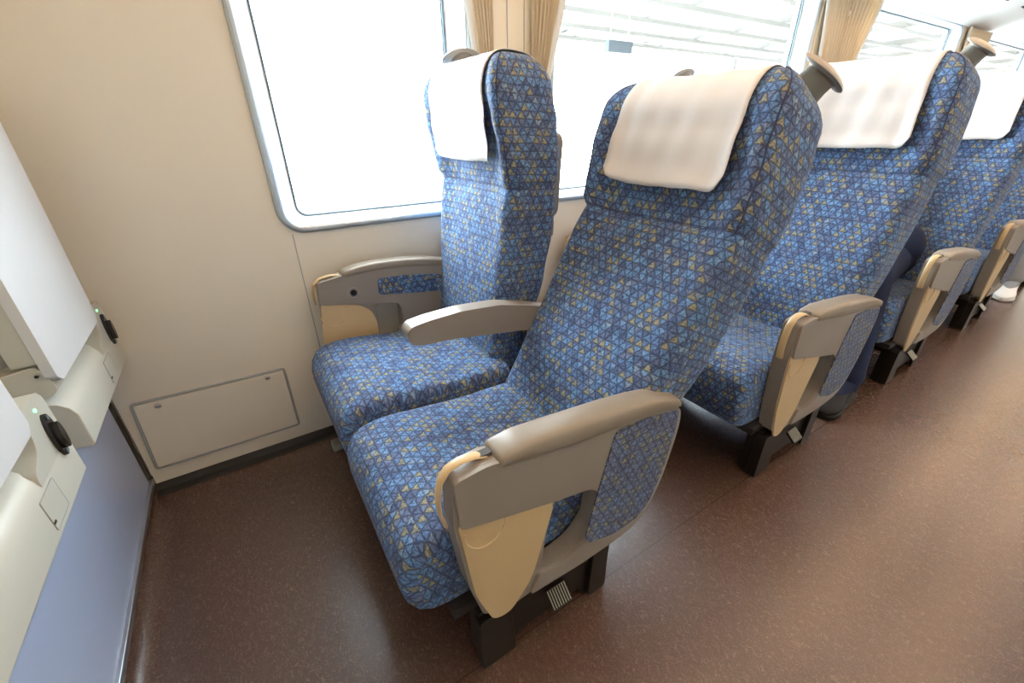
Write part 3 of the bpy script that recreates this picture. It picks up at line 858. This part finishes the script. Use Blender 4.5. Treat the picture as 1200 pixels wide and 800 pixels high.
def shoe(name, heel, toe_dir, m_, sole_m, par, L=.27):
    d = Vector((toe_dir[0], toe_dir[1], 0)).normalized(); q = Vector((1, 0, 0)).rotation_difference(d); h = Vector(heel)
    st = [(0, .030, .055), (.02, .036, .085), (.05, .038, .098), (.09, .038, .092), (.13, .040, .075), (.17, .046, .062), (.21, .049, .052), (.24, .044, .044), (.262, .028, .034), (.27, .010, .024)]
    def f(i, j):
        x, w, hh = st[i]; a = 2 * PI * j / 24; cz = math.sin(a)
        z = .018 + (hh - .018) * .5 * (1 + math.copysign(abs(cz) ** .7, cz))
        return h + q @ Vector((x * L / .27, w * math.copysign(abs(math.cos(a)) ** .8, math.cos(a)) * (1 if cz < 0 else 1 - .25 * cz), z))
    bm, V = grid(f, len(st), 24, wrap_j=True); bm.faces.new(V[0]); bm.faces.new(V[-1])
    o = link(name, bm, m_, par, angle=60)
    def g2(i, j):
        x, w, hh = st[i]; a = 2 * PI * j / 24; c, s_ = math.cos(a), math.sin(a)
        return h + q @ Vector((x * L / .27 * 1.01 - .002, (w + .003) * math.copysign(abs(c) ** .6, c), .012 + .011 * math.copysign(abs(s_) ** .4, s_)))
    bm, V = grid(g2, len(st), 24, wrap_j=True); bm.faces.new(V[0]); bm.faces.new(V[-1])
    link('sole', bm, sole_m, o, angle=60)
    bm = bmesh.new()
    for k in range(4):
        x = .10 + k * .024
        tube([h + q @ Vector((x * L / .27, s_ * .02, .086 - k * .0105 + (0.004 if s_ == 0 else 0))) for s_ in (-1, 0, 1)], .0022, 6, bm=bm)
    link('laces', bm, sole_m, o)
    return o

def person(hip, chest, neck, head, sh_w, knees, ankles, toes, elbows, wrists, hands_dir, top_m, leg_m, shoe_m, sole_m, label):
    """seated figure; every joint given in metres"""
    hip, chest, neck, head = map(Vector, (hip, chest, neck, head))
    root_b = bmesh.new(); bm = root_b
    sd = Vector((0, 1, 0))
    shl = [chest + (neck - chest) * .72 + sd * s_ * sh_w + Vector((-.0, 0, -.01)) for s_ in (-1, 1)]
    hips = [hip + sd * s_ * .085 for s_ in (-1, 1)]
    # bare body, slightly slimmer than the clothes
    capsule(bm, hips[0], hips[1], .095, .095); capsule(bm, hip, chest, .105, .115); capsule(bm, chest - sd * .05, chest + sd * .05, .10, .10)
    capsule(bm, shl[0], shl[1], .05, .05); capsule(bm, chest, neck, .09, .052); capsule(bm, neck, head - Vector((0, 0, .03)), .05, .048)
    for s_ in (0, 1):
        capsule(bm, hips[s_], knees[s_], .075, .05); capsule(bm, knees[s_], ankles[s_], .05, .034)
        capsule(bm, ankles[s_], Vector(ankles[s_]) + Vector(toes[s_]) * .09 + Vector((0, 0, -.045)), .032, .022)
        capsule(bm, shl[s_], elbows[s_], .042, .034); capsule(bm, elbows[s_], wrists[s_], .034, .023)
        # hand: palm and five fingers
        w = Vector(wrists[s_]); d = Vector(hands_dir[s_]).normalized(); side = Vector((0, 0, 1)).cross(d).normalized(); dn = Vector((0, 0, -1))
        for k in range(-1, 3):
            base = w + d * .085 + side * (k - .5) * .019
            capsule(bm, w + side * (k - .5) * .010, base, .015, .0105)
            L = (.040, .045, .042, .033)[k + 1]
            mid = base + d * L * .8 + dn * .010; tip = mid + d * L * .45 + dn * .018
            capsule(bm, base, mid, .0092, .0082, 8); capsule(bm, mid, tip, .0082, .007, 8)
        inn = side * (1 if s_ == 0 else -1)
        b0 = w + d * .03 + inn * .02; b1 = b0 + d * .035 + inn * .026 + dn * .004; b2 = b1 + d * .026 + inn * .006 + dn * .008
        capsule(bm, b0, b1, .013, .0105, 8); capsule(bm, b1, b2, .0105, .008, 8)
    # head: skull, jaw, nose, ears; faces -x
    ellip(bm, head + Vector((.008, 0, .02)), (.092, .074, .098)); ellip(bm, head + Vector((-.022, 0, -.045)), (.058, .052, .060))
    capsule(bm, head + Vector((-.083, 0, .012)), head + Vector((-.104, 0, -.022)), .008, .0125, 8)
    ellip(bm, head + Vector((-.076, 0, -.058)), (.012, .024, .010)); ellip(bm, head + Vector((-.07, 0, -.092)), (.018, .022, .016))
    for s_ in (-1, 1):
        ellip(bm, head + Vector((.008, .076 * s_, -.005)), (.018, .009, .031))
        ellip(bm, head + Vector((-.072, .03 * s_, .030)), (.014, .020, .008))
    body = fuse('person', bm, 'skin', None, .0045, 5)
    for s_ in (-1, 1):
        b2 = bmesh.new(); ellip(b2, head + Vector((-.0795, .031 * s_, .010)), (.006, .0125, .0045)); link('eye', b2, 'eye', body)
    b2 = bmesh.new(); ellip(b2, head + Vector((-.0865, 0, -.058)), (.005, .022, .005)); link('mouth', b2, 'lip', body)
    b2 = bmesh.new()
    ellip(b2, head + Vector((.018, 0, .035)), (.098, .084, .098)); ellip(b2, head + Vector((.045, 0, -.015)), (.065, .076, .075))
    ellip(b2, head + Vector((-.045, 0, .085)), (.045, .062, .032))
    fuse('hair', b2, 'hair', body, .007, 4)
    b2 = bmesh.new()
    capsule(b2, hips[0] + Vector((.01, 0, .05)), hips[1] + Vector((.01, 0, .05)), .108, .108); capsule(b2, hip + Vector((.0, 0, .04)), chest, .122, .132)
    capsule(b2, chest - sd * .065, chest + sd * .065, .112, .112); capsule(b2, shl[0], shl[1], .063, .063); capsule(b2, chest, neck - Vector((0, 0, .035)), .105, .068)
    for s_ in (0, 1):
        capsule(b2, shl[s_], elbows[s_], .058, .047); capsule(b2, elbows[s_], Vector(elbows[s_]).lerp(Vector(wrists[s_]), .93), .047, .035)
    fuse('jacket', b2, top_m, body, .009, 5)
    b2 = bmesh.new()
    capsule(b2, hips[0], hips[1], .102, .102)
    for s_ in (0, 1):
        capsule(b2, hips[s_], knees[s_], .088, .066); capsule(b2, knees[s_], Vector(knees[s_]).lerp(Vector(ankles[s_]), .90), .066, .052)
        capsule(b2, Vector(knees[s_]).lerp(Vector(ankles[s_]), .90), Vector(knees[s_]).lerp(Vector(ankles[s_]), .93), .053, .055)
    fuse('trousers', b2, leg_m, body, .008, 4)
    for s_ in (0, 1):
        b2 = bmesh.new(); capsule(b2, Vector(knees[s_]).lerp(Vector(ankles[s_]), .75), Vector(ankles[s_]) + Vector((0, 0, -.02)), .046, .042)
        capsule(b2, ankles[s_], Vector(ankles[s_]) + Vector(toes[s_]) * .09 + Vector((0, 0, -.042)), .040, .030)
        fuse('sock', b2, leg_m, body, .006, 3)
    for s_ in (0, 1):
        a = Vector(ankles[s_]); d = Vector(toes[s_]).normalized()
        shoe('shoe', (a.x - d.x * .055, a.y - d.y * .055, 0.001), toes[s_], shoe_m, sole_m, body)
    tag(body, label, 'person')
    return body
# third row, aisle side, leaning towards the window
person((2.45, .76, .482), (2.505, .93, .76), (2.53, .99, .90), (2.50, 1.02, 1.03), .16,
       [(2.10, .60, .465), (2.11, .79, .475)], [(1.93, .505, .085), (1.98, .80, .085)], [(-1, -.06, 0), (-1, .05, 0)],
       [(2.46, .73, .60), (2.44, 1.10, .66)], [(2.30, .74, .59), (2.32, .86, .615)], [(-1, .35, -.1), (-1, -.3, -.1)],
       'navy', 'navy', 'leather', 'sole', 'person in navy jacket, navy trousers and black shoes, seated in the third row')
person((4.45, .735, .482), (4.51, .83, .80), (4.54, .875, .955), (4.51, .895, 1.085), .165,
       [(4.16, .60, .475), (4.14, .82, .475)], [(4.17, .475, .085), (4.14, .84, .085)], [(-1, -.1, 0), (-1, .05, 0)],
       [(4.46, .60, .64), (4.43, 1.02, .68)], [(4.35, .70, .60), (4.34, .86, .615)], [(-1, .35, -.1), (-1, -.3, -.1)],
       'grey_cloth', 'grey_cloth', 'white_leather', 'sole_w', 'person in grey with white shoes seated in the farthest row')

# ------------------------------------------------------------------ outside: platform with canopy
o = struct(link('ground', box(-14, 34, -9, 14, -1.2, -1.1), 'concrete', smooth=False))
struct(link('wall_light_block', box(-14, 30, -2.7, -2.5, -1.1, 4.6), 'light_block', smooth=False))  # added unseen wall, blocks daylight at the opposite windows
o = link('station_platform', box(-12, 30, 2.4, 7.5, -1.1, .02), 'concrete', smooth=False, bevel=.02)
tag(o, 'overexposed pale platform outside the windows', 'platform')
cn = empty('platform_canopy', (23, 7.4, 0))
link('canopy_roof', planar([[(-3.0, 3.05), (0, 3.35), (3, 3.05), (3, 3.12), (0, 3.42), (-3, 3.12)]], 'x', -19, 19), 'steel', cn, smooth=False)
for k in range(13):
    link('rafter', box(-18 + k * 3 - .06, -18 + k * 3 + .06, -2.9, 2.9, 2.92, 3.06), 'steel', cn, smooth=False)
for yy in (-2.2, -1.1, 0, 1.1, 2.2):
    link('purlin', box(-19, 19, yy - .04, yy + .04, 2.84, 2.92), 'steel', cn, smooth=False)
for k in range(5):
    link('post', box(-16 + k * 8 - .08, -16 + k * 8 + .08, 2.5, 2.66, .02, 2.9), 'steel', cn, smooth=False)
tag(cn, 'faint pale platform canopy seen through the second and third windows', 'canopy')
sg = empty('hanging_sign', (6.18, 6.3, 2.19))
link('sign_case', box(-.28, .28, -.06, .06, -.085, .085), 'sign', sg, bevel=.01)
for s_ in (-1, 1): link('hanger', tube([(.2 * s_, 0, .1), (.2 * s_, 0, .645)], .012, 8), 'steel', sg)
tag(sg, 'small grey box sign hanging outside the second window', 'sign')

# ------------------------------------------------------------------ light
w = bpy.data.worlds.new('sky'); bpy.context.scene.world = w; w.use_nodes = True
bg = w.node_tree.nodes['Background']; bg.inputs[0].default_value = (.86, .94, 1, 1); bg.inputs[1].default_value = 25.

# ------------------------------------------------------------------ camera
cam = bpy.data.cameras.new('camera'); co = bpy.data.objects.new('camera', cam); C.objects.link(co)
cam.sensor_width = 36; cam.lens = 36 * 496.805 / 1200; cam.clip_start = .02
right = Vector((0.84254516, -0.5385004, -0.01161754)); down = Vector((-0.25290652, -0.37647357, -0.89123843)); fwd = Vector((0.47555855, 0.75384678, -0.45338625))
m4 = Matrix((( right.x, -down.x, -fwd.x, 0), (right.y, -down.y, -fwd.y, 0), (right.z, -down.z, -fwd.z, 1.03), (0, 0, 0, 1)))
co.matrix_world = m4
sc = bpy.context.scene; sc.camera = co
sc.view_settings.view_transform = 'Standard'; sc.view_settings.look = 'None'; sc.view_settings.gamma = 1
sc.view_settings.use_curve_mapping = False; sc.view_settings.exposure = 0.0
